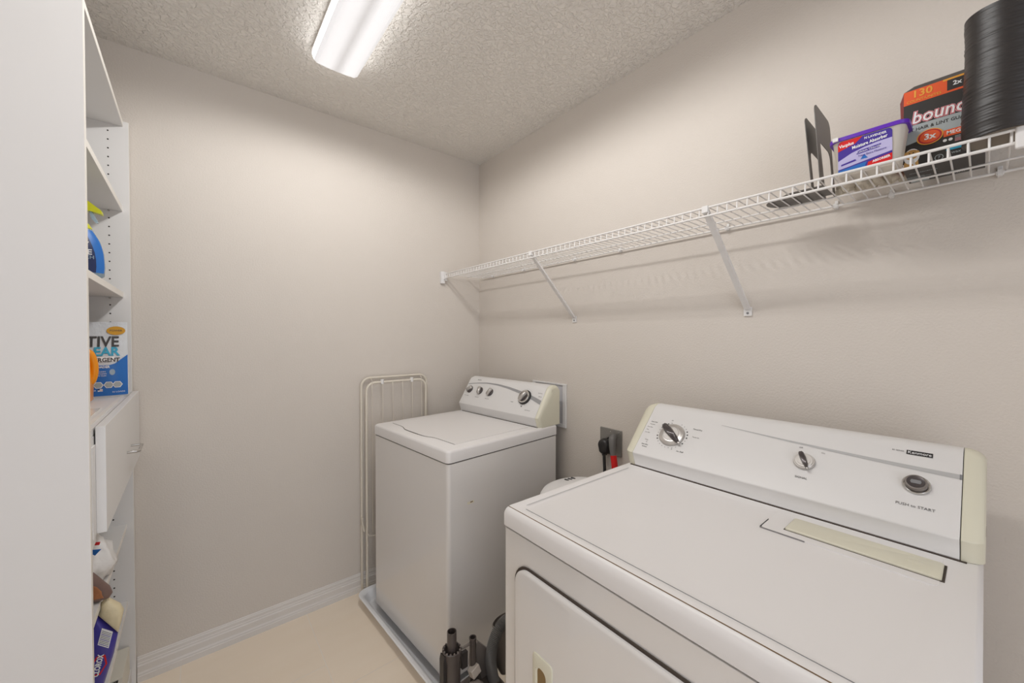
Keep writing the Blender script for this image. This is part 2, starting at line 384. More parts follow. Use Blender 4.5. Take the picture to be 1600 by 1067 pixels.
def dial(y, s, r, nm, lever, parent, ptr=None, depth=.012, FM=fm):
    b = MB(); b.M = FM(y, s)
    b.lathe([(r, 0), (r, .003), (r * .97, .0055), (r * .92, .0068), (r * .86, .0068), (r * .80, .0085), (r * .6, .0085)], DIALM, seg=48)
    b.lathe([(r * .6, .0086), (r * .58, .0094), (.0005, .0094)], DIALM, seg=48, cap0=False)
    d = b.build(nm, parent, smooth=40)
    if lever:
        b = MB(); b.M = FM(y, s) @ Matrix.Rotation(math.radians(lever), 4, 'Z')
        L_, wd, h = r * 1.05, r * .30, r * .42 + .009
        prof = [(0, 1.05, .35, .3), (.15, 1.0, .8, .75), (.4, .95, 1., 1.), (1, .85, .92, 1.)]
        rs = []
        for z, k in ((.007, 1.), (.012, 1.), (h * .8, .92), (h, .72)):
            rs.append([(L_ * k * c, wd * k * s_, z) for c, s_ in ((-1, .45), (-.8, .85), (-.3, 1), (.5, .8), (1.02, .35), (1.02, -.35), (.5, -.8), (-.3, -1), (-.8, -.85), (-1, -.45))])
        b.rings(rs, KNOB); b.build('dial_grip', d, smooth=60, label='dark smoky grip')
        b = MB(); b.M = FM(y, s) @ Matrix.Rotation(math.radians(lever), 4, 'Z'); b.box((L_ * .9, -wd * .25, .007), (L_ * 1.12, wd * .25, .013), DIALM); b.build('pointer', d)
    return d
dial(.629, .093, .040, 'timer_dial', -38, dr)
dial(.284, .096, .0225, 'signal_dial', -64, dr)
b = MB(); b.M = fm(.091, .096) @ Matrix.Diagonal((.84, .84, .9, 1))
b.lathe([(.026, 0), (.026, .003), (.0245, .005), (.0225, .005), (.0225, .002)], CHR, seg=40, cap1=False)
b.lathe([(.0205, .001), (.0205, .013), (.0195, .0145), (.017, .0148)], VACG, seg=40)
b.lathe([(.0165, .0149), (.0160, .0156), (.0120, .0150), (.0005, .0148)], KNOB, seg=40, cap0=False)
b.rings([[(x, y, z) for x, y in ((-.008, -.005), (.008, -.005), (.010, 0), (.008, .005), (-.008, .005), (-.010, 0))] for z in (.0148, .0156)], GREYDK)
b.build('start_button', dr, smooth=40, label='round silver and grey start button')
b = MB(); b.box((.700, -.003, .917), (.716, -.001, .935), STAIN); b.build('rear_bracket', dr)
for yy in (.05, .71):
    for xx in (.05, .67):
        b = MB(); b.lathe([(.02, 0), (.02, .008), (.01, .012)], BLK, c=(xx, yy, 0), seg=16); b.build('foot', dr)

# ------------------------------------------------------------ washer
WA = .084; WN = (.703, 1.239, 0)
wa = thing('washing_machine', 'white top-loading washing machine standing in a drain pan in the corner', 'washing machine', WN, WA)
WW = .623; WD = .632
b = MB(); b.loft([(WD / 2, WW / 2, WD / 2 - .001, WW / 2 - .001, .016, .052), (WD / 2, WW / 2, WD / 2 - .001, WW / 2 - .001, .016, .866), ], ENAM, seg=8)
b.build('cabinet', wa, bevel=.0015, smooth=50)
b = MB(); b.loft([(WD / 2, WW / 2, WD / 2 - .005, WW / 2 - .005, .014, .865), (WD / 2, WW / 2, WD / 2 - .005, WW / 2 - .005, .014, .872)], GAP, seg=8); b.build('seam', wa)
b = MB()
b.loft([(WD / 2, WW / 2, WD / 2 + .001, WW / 2 + .001, .018, .871), (WD / 2, WW / 2, WD / 2 + .001, WW / 2 + .001, .018, .908), (WD / 2, WW / 2, WD / 2 - .0015, WW / 2 - .0015, .018, .914), (WD / 2, WW / 2, WD / 2 - .006, WW / 2 - .006, .016, .9168)], ENAMT, seg=8)
b.build('top_panel', wa, smooth=50)
def lid_outline(g=0.):
    p = []
    n = 30
    for i in range(n + 1):
        u = .058 + (.575 - .058) * i / n
        t = (u - .335) / .11
        bump = .020 * (1 / (1 + math.exp((abs(t) - 1) * 9)))
        p.append((.074 - bump - g, u))
    return p + [(.488, .575), (.488, .058)]
b = MB(); b.prism(lid_outline(), .9150, .9190, ENAMT, axis=2); b.build('lid', wa, bevel=.0015, smooth=45)
b = MB(); ol = lid_outline()[:31]
vs = []
for i, (x, u) in enumerate(ol):
    t = (u - .335) / .10; wd = .0016 + .0035 * math.exp(-t * t)
    vs += [(x + .002, u, .9171), (x - wd, u, .9171)]
b.add(vs, [(2 * i, 2 * i + 1, 2 * i + 3, 2 * i + 2) for i in range(30)], GAP); b.build('lid_gap', wa)
WC = [(.513, .916), (.511, .921), (.498, .962), (.578, 1.087), (.590, 1.099), (.612, 1.106), (.640, 1.104), (.652, 1.09), (.652, .916)]
b = MB(); b.prism(WC, .026, .610, CONS); b.build('console', wa, bevel=.003, bseg=3, smooth=30)
for (y0, y1, lb) in ((.026, .003, 'yellowed cream end cap on the near end'), (.610, .621, 'white end cap on the far end')):
    b = MB(); rs = []
    for t, ins in ((0, 0), (.3, .0012), (.65, .006), (.9, .013), (1, .02)):
        k = ins * (1 if y0 < .1 else .4)
        rs.append([(p[0] + (k if p[0] < .59 else 0), y0 + (y1 - y0) * t, p[1] - (k * .8 if p[1] > 1.02 else 0)) for p in WC])
    b.rings(rs, CREAM if y0 < .1 else CONS); b.build('console_end_cap', wa, bevel=.002, smooth=40, label=lb)
b = MB(); b.box((.508, .02, .9165), (.516, .60, .9176), GAP); b.build('console_seam', wa)
WT = Vector((.5391, 0, .8423)); WNN = Vector((-.8423, 0, .5391))
def fw(y, s): return frame(Vector((.498, y, .962)) + WT * s + WNN * .0005, (0, -1, 0), WT)
b = MB(); b.M = fw(0, 0); vs = []
BP = [(.607, .122), (.53, .134), (.45, .141), (.356, .139), (.27, .130), (.189, .117), (.137, .107), (.091, .097), (.028, .079)]
for i in range(25):
    t = i / 24; y = .607 - .579 * t
    for (ya, sa), (yb_, sb_) in zip(BP, BP[1:]):
        if ya + 1e-6 >= y >= yb_ - 1e-6: sc = sa + (sb_ - sa) * (ya - y) / (ya - yb_)
    wd = .0022 + .0085 * t ** 1.5
    vs += [(-y, sc - wd, .0001), (-y, sc + wd, .0001)]
b.add(vs, [(2 * i, 2 * i + 1, 2 * i + 3, 2 * i + 2) for i in range(24)], mat('band_grey_print', (156, 155, 156), .4))
b.text('Kenmore', .0085, -.527, .154, .0002, INK, ext=.0001)
for yy, tx in ((.578, 'Fabric Softener'), (.487, 'Temperature'), (.402, 'Water Level')):
    b.text(tx, .0062, -yy, .052, .0001, INKL, ext=.0001)
for (tx, y, s_) in (('Normal', .215, .126), ('Perm Press', .05, .125), ('Delicate', .045, .108), ('Regular', .21, .06), ('HEAVY DUTY', .09, .03), ('Spin', .062, .095)):
    b.text(tx, .0062, -y, s_, .0001, INKL, ext=.0001)
for k in range(22):
    a = 2 * math.pi * k / 22; x = -.137 + .045 * math.cos(a); y = .093 + .045 * math.sin(a)
    b.box((x - .0009, y - .0009, 0), (x + .0009, y + .0009, .0003), INKL)
b.lathe([(.0035, 0), (.0035, .0004)], INK, c=(-.137, .045, 0), seg=12)
b.build('printed_markings', wa)
for yy, rot in ((.572, 35), (.483, 100), (.397, 70)):
    b = MB(); b.M = fw(yy, .090)
    b.lathe([(.0215, 0), (.0215, .004), (.019, .007), (.013, .008)], KNOB, seg=28)
    d = b.build('knob', wa, smooth=40)
    b = MB(); b.M = fw(yy, .090) @ Matrix.Rotation(math.radians(rot), 4, 'Z')
    b.rings([[(x * k, y * k, z) for x, y in ((-.021, -.005), (-.018, -.008), (.018, -.008), (.021, -.005), (.021, .005), (.018, .008), (-.018, .008), (-.021, .005))] for z, k in ((.006, 1), (.014, .96), (.018, .8))], DIALM)
    b.build('knob_grip', d, smooth=60)
b = MB(); b.M = fw(.137, .093)
b.lathe([(.038, 0), (.038, .004), (.0365, .008), (.034, .010), (.032, .010)], BLK, seg=48)
b.lathe([(.0335, .0095), (.0335, .013), (.031, .0155), (.027, .0155)], CHR, seg=48)
b.lathe([(.0268, .0150), (.0268, .0165), (.001, .0165)], KNOB, seg=48, cap0=False)
td = b.build('timer_dial', wa, smooth=40)
b = MB(); b.M = fw(.137, .093) @ Matrix.Rotation(math.radians(62), 4, 'Z')
b.rings([[(x * k, y * k, z) for x, y in ((-.026, -.006), (-.02, -.010), (.02, -.010), (.026, -.006), (.026, .006), (.02, .010), (-.02, .010), (-.026, .006))] for z, k in ((.016, 1), (.026, .95), (.030, .8))], DIALM)
b.build('dial_grip', td, smooth=60)
for yy in (.05, .57):
    for xx in (.05, .58):
        b = MB(); b.lathe([(.02, .0065), (.02, .012), (.008, .015), (.008, .054)], GAP, c=(xx, yy, 0), seg=16); b.build('foot', wa)
b = MB(); b.M = Matrix.Translation((.11, -.0006, .70)); b.box((-.006, 0, -.002), (.006, .001, .002), STAIN); b.box((-.02, .0004, -.006), (.012, .0008, .004), CREAM); b.build('paint_chip', wa, label='small rusty paint chip')

# drain pan
pn = MB(); hx, hy = .365, .385
o_ = [(hx - .024, hy - .024, .040, 0), (hx - .015, hy - .015, .045, .038), (hx - .010, hy - .010, .050, .046), (hx + .006, hy + .006, .050, .048), (hx + .008, hy + .008, .052, .053), (hx + .004, hy + .004, .05, .056),
      (hx - .006, hy - .006, .048, .054), (hx - .018, hy - .018, .045, .046), (hx - .030, hy - .030, .040, .010), (hx - .036, hy - .036, .036, .0055)]
pn.loft([(0, 0, a, c, r, z) for a, c, r, z in o_], PAN, seg=8)
pa = .066
cx_ = .597 + math.cos(pa) * .373 - math.sin(pa) * (-.393) - .0; cy_ = 1.982 + math.sin(pa) * .373 + math.cos(pa) * (-.393)
tag(pn.build('drain_pan', loc=(cx_, cy_, 0), rz=pa, smooth=40), 'shallow white plastic drain pan on the tiles under the washer', 'drain pan')

# ------------------------------------------------------------ folded drying rack
rk = thing('drying_rack', 'folded cream metal drying rack leaning against the back wall behind the washer', 'drying rack', (.83, 2.04, 0))
def uframe(x0, x1, zt, y, r, rr, zb=.012, dx=0.):
    pts = [(x0 - dx, y, zb)]
    pts += [(x0, y, zt - rr - .02)]
    for k in range(0, 9):
        a = math.pi - math.pi / 2 * k / 8; pts.append((x0 + rr + rr * math.cos(a), y, zt - rr + rr * math.sin(a)))
    for k in range(0, 9):
        a = math.pi / 2 - math.pi / 2 * k / 8; pts.append((x1 - rr + rr * math.cos(a), y, zt - rr + rr * math.sin(a)))
    pts += [(x1, y, zt - rr - .02), (x1 + dx, y, zb)]
    b = MB(); b.tube(pts, r, RACKM, seg=12); return b
OX = -.83
uframe(.651 + OX, 1.020 + OX, 1.121, .005, .0065, .045).build('outer_frame', rk, smooth=60)
uframe(.668 + OX, 1.002 + OX, 1.098, -.024, .0065, .045, zb=.012).build('inner_frame', rk, smooth=60)
for i in range(6):
    x = .695 + OX + i * .0555
    b = MB(); zt_ = 1.118 if i in (0, 5) else 1.102
    b.tube([(x, -.012, zt_), (x, -.031, zt_ - .008), (x, -.033, 1.05), (x, -.033, .32)], .0016, RACKM, seg=8); b.build('drying_wire', rk)
for i in (1, 4):
    x = .695 + OX + i * .0555
    b = MB(); b.tube([(x, -.024, 1.088), (x, -.024, 1.112)], .0095, PLW, seg=12); b.build('clip', rk)
b = MB(); b.tube([(.668 + OX, -.03, .32), (.675 + OX, -.035, .305), (.70 + OX, -.035, .30), (1.0 + OX, -.035, .30)], .0023, RACKM, seg=8); b.build('cross_wire', rk)
b = MB(); b.tube([(.645 + OX, -.020, .40), (.647 + OX, -.020, .37), (.655 + OX, -.02, .33)], .005, RACKM, seg=8); b.build('hinge_lever', rk)

# ------------------------------------------------------------ washer valve box, outlet, plugs, hoses
b = MB()
vb = thing('washer_valve_box', 'white recessed water valve box on the wall behind the washer', 'valve box', (R, 1.42, 1.0))
for lo, hi in (((-.010, -.122, -.114), (-.0005, .122, -.096)), ((-.010, -.122, .096), (-.0005, .122, .104)), ((-.010, -.122, -.096), (-.0005, -.100, .096)), ((-.010, .100, -.096), (-.0005, .122, .096))):
    b.box(lo, hi, PLW)
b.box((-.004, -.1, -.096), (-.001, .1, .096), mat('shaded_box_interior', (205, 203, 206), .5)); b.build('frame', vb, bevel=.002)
b = MB(); b.tube([(-.012, -.03, -.04), (-.03, -.03, -.05), (-.04, -.04, -.12), (-.035, -.06, -.3), (-.035, -.05, -.8)], .011, BLK, seg=10)
b.tube([(-.005, -.03, -.02), (-.014, -.03, -.04)], .016, CHR); b.build('hose', vb, label='black rubber water hose')
ol_ = thing('power_outlet', 'metal cover plate and dryer power outlet on the wall between the machines', 'outlet', (R, 1.035, .877))
b = MB(); b.M = frame((-.0045, 0, 0), (0, -1, 0), (0, 0, 1)); b.loft([(0, 0, .057, .057, .004, -.004), (0, 0, .057, .057, .004, 0), (0, 0, .0555, .0555, .004, .0015)], GALV); b.build('cover_plate', ol_)
b = MB(); b.M = frame((-.003, -.003, -.006), (0, -1, 0), (0, 0, 1)); b.lathe([(.028, 0), (.028, .006), (.024, .008), (.001, .008)], BLK, seg=28); b.build('receptacle', ol_)
for yy, zz in ((-.045, .046), (.0, .046)):
    b = MB(); b.M = frame((-.006, yy, zz), (0, -1, 0), (0, 0, 1)); b.lathe([(.0035, 0), (.003, .0018), (.0005, .002)], CHR, seg=12); b.build('screw', ol_)
pg = thing('power_plug', 'round black power plug with black cord in the outlet between the machines', 'plug', (R - .012, 1.052, .862))
b = MB(); b.M = frame((0, 0, 0), (0, -1, 0), (0, 0, 1))
b.rings([[(p[0] , p[1], z) for p in [(r * math.cos(a), r * 1.0 * math.sin(a) - (.012 if math.sin(a) < -.5 else 0)) for a in (2 * math.pi * k / 24 for k in range(24))]] for r, z in ((.027, 0), (.029, .006), (.028, .022), (.023, .030), (.012, .033))], BLK)
b.box((-.006, -.045, .004), (.006, -.02, .024), BLK); b.build('plug_body', pg, smooth=50)
b = MB(); b.tube([(-.016, 0, -.03), (-.018, -.002, -.06), (-.02, -.006, -.10), (-.022, -.008, -.2), (-.03, -.03, -.5), (-.05, -.06, -.84)], .0068, BLK, seg=10); b.build('cord', pg)
g2 = thing('grey_plug', 'grey plug with bright red sleeve hanging beside the black plug', 'plug', (R - .03, 1.000, .895))
b = MB(); b.tube([(.012, .008, .012), (-.002, .004, .012), (-.010, 0, .002), (-.014, -.004, -.03), (-.016, -.010, -.062)], [.012, .015, .0165, .0145, .0125], GRYP, seg=16); b.build('plug_body', g2, smooth=60)
b = MB(); b.tube([(-.016, -.010, -.060), (-.018, -.016, -.09), (-.020, -.022, -.13)], .0133, RED, seg=16); b.build('sleeve', g2, smooth=60, label='bright red sleeve')
b = MB(); b.tube([(-.020, -.022, -.128), (-.022, -.03, -.3), (-.025, -.03, -.87)], .007, GRYP, seg=10); b.build('cord', g2)

# ------------------------------------------------------------ hamper between the machines
hm = thing('laundry_hamper', 'tall white slotted plastic laundry hamper between washer and dryer', 'hamper', (1.10, .965, .012), .1)
b = MB()
prof = [(.80, 0), (.82, .01), (.90, .35), (.97, .66), (.985, .68), (1.0, .69), (1.0, .70), (.97, .702)]
n = 64
rs = [[(.172 * k * math.copysign(abs(math.cos(a)) ** .85, math.cos(a)), .135 * k * math.copysign(abs(math.sin(a)) ** .85, math.sin(a)), z) for a in (2 * math.pi * q / n for q in range(n))] for k, z in prof]
b.rings(rs, PLW)
for q in range(40):
    a = 2 * math.pi * q / 40
    for z0, z1, k in ((.60, .655, .958), (.50, .56, .936)):
        c = Vector((.172 * k * math.copysign(abs(math.cos(a)) ** .85, math.cos(a)), .135 * k * math.copysign(abs(math.sin(a)) ** .85, math.sin(a)), 0))
        b.tube([c + Vector((0, 0, z0)), c + Vector((0, 0, (z0 + z1) / 2)) * 1.004, c * 1.01 + Vector((0, 0, z1))], .0035, GAP, seg=6)
b.build('basket', hm, smooth=50)
b = MB()
rs = [[(.172 * k * math.cos(a), .135 * k * math.sin(a), z) for a in (2 * math.pi * q / n for q in range(n))] for k, z in ((1.02, .702), (1.03, .712), (1.0, .718), (.93, .718), (.91, .740), (.87, .750), (.75, .757), (.4, .762), (.01, .763))]
b.rings(rs, PLW, cap1=True)
ld = b.build('lid', hm, smooth=50)
b = MB()
for q in (-1, 0, 1):
    b.lathe([(.0095, .7545), (.0088, .7612), (.0005, .7614)], BLK, c=(.048 + q * .017, .068 - q * .003, 0), seg=16, sx=.55, sy=1.25)
b.build('vent_slots', ld, label='three dark oval vent slots')

# ------------------------------------------------------------ vacuum cleaner
vc = thing('vacuum_cleaner', 'dark taupe vacuum cleaner with ribbed hose standing in front of the hamper', 'vacuum cleaner', (.665, .99, 0))
b = MB(); b.loft([(0, 0, .10, .085, .05, .012), (0, 0, .108, .092, .05, .04), (0, 0, .105, .09, .05, .15), (.01, 0, .085, .075, .045, .215), (.015, 0, .05, .05, .04, .245)], VAC); b.build('body', vc, smooth=50)
for sy in (-1, 1):
    b = MB(); b.M = frame((-.04, sy * .092, .045), (1, 0, 0), (0, 0, 1)); b.lathe([(.044, -.012), (.045, -.008), (.045, .008), (.044, .012)], VACD, seg=32); b.build('wheel', vc)
b = MB(); b.lathe([(.0142, .26), (.0142, .455), (.0142, .456), (.0118, .456), (.0116, .40), (.0112, .33)], VAC, c=(-.085, .01, 0), seg=28, cap1=True); b.build('wand', vc, smooth=40)
b = MB()
b.lathe([(.020, .05), (.026, .15), (.0255, .375), (.0285, .385), (.0290, .402), (.0262, .403), (.0240, .398), (.0205, .385), (.0150, .375)], VAC, c=(-.085, .01, 0), seg=36, cap1=False)
for k in range(14):
    a = 2 * math.pi * k / 14; b.box((-.085 + .0255 * math.cos(a) - .0022, .01 + .0255 * math.sin(a) - .0022, .399), (-.085 + .0255 * math.cos(a) + .0022, .01 + .0255 * math.sin(a) + .0022, .406), VACG)
b.build('collar', vc, smooth=40)
b = MB(); b.prism([(-.119, .24), (-.112, .24), (-.110, .395), (-.116, .40), (-.120, .385)], -.002, .022, VACD, axis=1); b.build('side_fin', vc, bevel=.002)
b = MB(); b.lathe([(.0105, .27), (.0105, .405), (.0115, .407), (.0115, .412), (.0085, .412), (.008, .395)], VAC, c=(-.018, -.002, 0), seg=20, cap1=False)
b.box((-.056, -.003, .392), (-.028, .003, .398), VACG); b.box((-.056, -.002, .33), (-.036, .010, .378), VACD); b.build('tool_holder', vc, smooth=40)
b = MB(); b.M = frame((-.020, -.015, .318), (1, .15, .25), (0, .2, 1)); b.box((-.017, -.012, -.012), (.015, .014, .012), VACL); b.box((-.014, -.034, -.009), (.010, -.012, .009), VACD); b.build('latch', vc, bevel=.003, label='light grey latch block')
b = MB(); b.prism([(-.004, .355), (.010, .375), (.075, .30), (.085, .22), (.01, .22), (-.01, .30)], .014, .036, VACG, axis=1); b.build('back_housing', vc, bevel=.004)
b = MB(); b.lathe([(.026, .20), (.030, .25), (.026, .285), (.012, .300), (.001, .302)], VACG, c=(-.028, -.035, 0), seg=24); b.build('cyclone_cap', vc, smooth=50)
# ribbed hose
def catmull(P, n):
    P = [Vector(p) for p in P]; P = [P[0] * 2 - P[1]] + P + [P[-1] * 2 - P[-2]]; out = []
    for i in range(1, len(P) - 2):
        for k in range(n):
            t = k / n; a, b_, c, d = P[i - 1:i + 3]
            out.append(.5 * ((2 * b_) + (c - a) * t + (2 * a - 5 * b_ + 4 * c - d) * t * t + (3 * b_ - a - 3 * c + d) * t ** 3))
    out.append(P[-2]); return out
hp = catmull([(.185, .0, .33), (.165, .0, .375), (.125, .0, .400), (.085, -.002, .392), (.058, -.004, .355), (.048, -.006, .31), (.052, -.01, .26), (.064, -.014, .20), (.06, -.01, .14), (.02, 0, .09)], 70)
b = MB(); b.tube(hp, [.0160 + .0019 * math.cos(i * 2 * math.pi / 6) for i in range(len(hp))], HOSE, seg=16); b.build('hose', vc, smooth=80, label='grey ribbed hose')
b = MB(); b.lathe([(.03, .20), (.052, .24), (.062, .36), (.064, .372), (.061, .374), (.058, .36), (.048, .26), (.03, .23)], VACG, c=(.142, .03, 0), seg=32, sx=.9, sy=.5); b.build('dust_cup', vc, smooth=40)

# ------------------------------------------------------------ wire shelf
SZ = 1.712; FX, BX, LZ = 1.140, 1.392, 1.688
ws = thing('wire_shelf', 'long white ventilated wire shelf running along the right wall', 'shelf', (1.39, 1.0, SZ))
OFF = Vector((1.39, 1.0, SZ))
def L3(x, y, z): return (x - OFF.x, y - OFF.y, z - OFF.z)
b = MB()
Y0, Y1 = -.135, 2.045
for (x, z, r, ye) in ((FX, SZ, .0032, Y1), (FX + .001, LZ, .0032, Y1), (1.305, SZ - .0045, .0025, Y1), (BX, SZ - .005, .0033, 2.006)):
    b.tube([L3(x, Y0, z), L3(x, ye, z)], r, WIRE, seg=8)
y = -.128
while y < 2.04:
    b.tube([L3(BX, y, SZ - .001), L3(FX + .006, y, SZ + .0005), L3(FX + .0005, y, SZ - .003), L3(FX - .001, y, LZ + .001)], .00175, WIRE, seg=6); y += .0254
b.build('wire_grid', ws, smooth=60)
for (yt, yb) in ((.515, .494), (1.272, 1.249)):
    b = MB(); A = Vector(L3(FX + .004, yt, 1.704)); B_ = Vector(L3(R - .008, yb, 1.432))
    M = frame(A, B_ - A, (0, 1, 0)); Ln = (B_ - A).length; b.M = M
    b.prism([(-.0085, -.004), (.0085, -.004), (.0085, .005), (.007, .005), (.007, -.0025), (-.007, -.0025), (-.007, .005), (-.0085, .005)], 0, Ln, WIRE, axis=0)
    br = b.build('support_brace', ws)
    b = MB(); b.box(tuple(Vector(L3(R - .005, yb - .012, 1.408))), tuple(Vector(L3(R - .0005, yb + .012, 1.437))), PLW)
    b.M = frame(L3(R - .005, yb, 1.417), (0, -1, 0), (0, 0, 1)); b.lathe([(.004, 0), (.0035, .002), (.0005, .0022)], GREYDK, seg=12); b.build('wall_foot', br)
    b = MB(); b.box(L3(FX - .006, yt - .009, 1.697), L3(FX + .006, yt + .009, 1.717), PLW); b.build('lip_hook', br, bevel=.002)
for yy in (1.902, 1.615, 1.245, .988, .557, .269, .157, -.017):
    b = MB(); b.box(L3(1.386, yy - .004, SZ - .012), L3(R - .0005, yy + .004, SZ + .001), PLW); b.box(L3(R - .005, yy - .004, SZ), L3(R - .0005, yy + .004, SZ + .012), PLW)
    b.tube([L3(1.392, yy - .006, SZ - .006), L3(1.392, yy + .006, SZ - .006)], .0058, PLW, seg=12); b.build('wall_clip', ws, bevel=.001)
for yy, y2, lb in ((2.045, D - .0005, 'white end bracket on the back wall'), (-.062, -.030, 'white lip clip near the right end')):
    b = MB(); b.box(L3(FX - .020 if yy > 1 else FX - .006, yy, 1.655 if yy > 1 else 1.676), L3(FX + .006 if yy > 1 else FX + .004, y2, 1.728 if yy > 1 else 1.722), PLW)
    if yy > 1:
        b.box(L3(FX - .004, 2.025, 1.680), L3(FX + .010, 2.046, 1.722), PLW); b.box(L3(FX, 2.03, 1.672), L3(FX + .016, 2.044, 1.68), PLW)
    b.build('end_bracket', ws, bevel=.003, label=lb)

# ------------------------------------------------------------ things on the wire shelf
TOPZ = SZ + .0024
# nested bookends
def bookend(y, x0, x1, zt, lean, label, lift=0., tongue=.13):
    t = thing('bookend', label, 'bookend', ((x0 + x1) / 2, y, TOPZ + lift), 0, 'dark metal bookends on the wire shelf')
    w2 = (x1 - x0) / 2; h = zt - TOPZ; rr = .022
    cw = w2 - .022; ch = h * .55
    out = [(-w2, 0), (-w2, h - rr)] + [(-w2 + rr + rr * math.cos(a), h - rr + rr * math.sin(a)) for a in (math.pi - math.pi / 2 * k / 6 for k in range(7))] + \
          [(w2 - rr + rr * math.cos(a), h - rr + rr * math.sin(a)) for a in (math.pi / 2 - math.pi / 2 * k / 6 for k in range(7))] + [(w2, 0), (cw, 0)] + \
          [(cw - .02 + .02 * math.cos(a), ch - .02 + .02 * math.sin(a)) for a in (math.pi / 2 * k / 5 for k in range(6))] + \
          [(-cw + .02 + .02 * math.cos(a), ch - .02 + .02 * math.sin(a)) for a in (math.pi / 2 + math.pi / 2 * k / 5 for k in range(6))] + [(-cw, 0)]
    b = MB(); b.prism(out, -.0008, .0008, BKEND, axis=1)
    for v in b.v: v.y += v.z * lean
    b.build('upright_plate', t, bevel=.0005)
    b = MB(); q = []
    for k in range(9): 
        a = math.pi * k / 8; q.append((cw * .92 * math.cos(a), tongue - .04 + .04 * math.sin(a)))
    b.prism([(cw * .92, -.001), ] + q + [(-cw * .92, -.001)], .0001, .0016, BKEND, axis=2); b.build('base_plate', t)
    return t
bookend(.259, 1.182, 1.332, 1.917, .07, 'taller dark grey metal bookend standing beside the purple-lidded tub', lift=.0019, tongue=.10)
bookend(.281, 1.205, 1.345, 1.905, .09, 'dark grey metal bookend at the left, half hidden behind the taller one', lift=0., tongue=.12)
# moisture absorber tub
tb = thing('moisture_absorber_tub', 'white plastic tub with purple lid and moisture absorber label on the wire shelf', 'tub', (1.195, .172, TOPZ))
b = MB(); b.loft([(0, 0, .024, .050, .012, 0), (0, 0, .027, .053, .014, .004), (0, 0, .034, .061, .016, .078), (0, 0, .036, .063, .016, .080)], TUB); b.build('tub', tb, smooth=50)
b = MB(); b.loft([(0, 0, .0355, .065, .017, .0785), (0, 0, .038, .067, .018, .0785), (0, 0, .038, .067, .018, .0865), (0, 0, .035, .064, .017, .088)], PURPL)
b.box((-.0430, .048, .079), (-.034, .058, .087), PLW); b.build('lid', tb, smooth=50, label='purple snap-on lid')
b = MB(); fx = -.0478
b.M = frame((-.0282, 0, .0035), (0, -1, 0), (-.007, 0, .074))
b.M = b.M @ Matrix.Translation((-.004, .0375, 0)) @ Matrix.Diagonal((1.08, 1.2, 1, 1))
def flat(b, pts, z, mt): b.add([(x, y, z) for x, y in pts], [tuple(range(len(pts)))], mt)
lw, lh = .042, .030
b.add([(x, y, .0006) for x, y, _ in rrect(0, 0, lw, lh, .006, 0)], [tuple(range(28))], PURD)
flat(b, [(-lw, lh - .007), (-lw + .004, lh), (-.002, lh), (-.014, lh - .010), (-lw, lh - .018)], .0009, RED)
flat(b, [(-lw, -.006), (-.02, .004), (0, .009), (.02, .012), (lw, .013), (lw, -.010), (0, -.016), (-.02, -.019), (-lw, -.022)], .0009, LAV)
flat(b, [(.006, -.020), (lw, -.014), (lw, -.026), (.004, -.029)], .0011, RED)
flat(b, [(-lw, -.024), (.004, -.018), (.0, -.0295), (-lw + .004, -.0295), (-lw, -.027)], .0010, BLUE)
b.text('Vacplus', .0078, -.028, .0215, .0012, WHT, ext=.0001, rot=.05, bold=.0002)
b.text('N LAVENDER', .0056, .017, .0245, .0012, WHT, ext=.0001, bold=.0001)
b.text('Moisture Absorber', .0082, .008, .0155, .0013, WHT, ext=.0001, rot=.10, bold=.0002, sx=.85)
flat(b, [(-.010, .0045), (.026, .0075), (.024, .0015), (-.012, -.0015)], .0012, PURD)
b.text('Calcium Chloride', .0052, .007, .003, .0014, WHT, ext=.0001, rot=.06)
b.text('Traps Extra Moisture', .0050, .012, -.0042, .0016, PURD, ext=.0001, rot=.06)
b.text('ABSORBER', .0055, .026, -.020, .0014, WHT, ext=.0001, rot=.1, bold=.0002)
flat(b, [(-.006, -.012), (.006, -.012), (0, -.004)], .0013, BLUE); flat(b, [(-.037, -.013), (-.014, -.009), (-.012, -.012), (-.037, -.016)], .0012, PURD)
b.build('label', tb, label='purple, red and white printed label')
# dryer sheet carton
bx = thing('dryer_sheet_carton', 'black and orange carton of pet hair dryer sheets on the wire shelf', 'carton', (1.294, .0625, TOPZ))
b = MB(); hx, hy, hh = .060, .0585, .172
def bxr(dx, dy, z): return [(-hx + dx, hy + dy, z), (-hx + dx, -hy, z), (hx - dx, -hy, z), (hx - dx, hy + dy, z)]
b.add([*bxr(0, 0, 0), *bxr(0, 0, hh), *[(-hx + .028, hy - .014, hh + .020), (-hx + .028, -hy, hh + .020), (hx, -hy, hh + .020), (hx, hy - .014, hh + .020)]],
      [(3, 2, 1, 0), (0, 1, 5, 4), (1, 2, 6, 5), (2, 3, 7, 6), (4, 5, 9, 8), (5, 6, 10, 9), (8, 9, 10, 11)], BOX)
b.add([(-hx, hy, 0), (-hx, hy, hh), (-hx + .028, hy - .014, hh + .020), (-hx + .020, hy + .008, hh - .012), (hx, hy + .008, hh - .012), (hx, hy, 0), (hx, hy - .014, hh + .02)], [(0, 1, 3), (1, 2, 3), (0, 3, 4, 5), (3, 2, 6, 4)], DRED)
b.build('carton', bx, smooth=10)
b = MB(); b.M = frame((-hx - .0004, 0, 0), (0, -1, 0), (0, 0, 1))
BM0 = b.M.copy()
def quad(x0, y0, x1, y1, z, mt): flat(b, [(x0, y0), (x1, y0), (x1, y1), (x0, y1)], z, mt)
quad(-hy, hh - .030, hy, hh, 0, ORG); quad(.006, hh - .026, hy, hh - .004, .0003, BOX); quad(.0, hh - .004, hy, hh, .0002, ORGY)
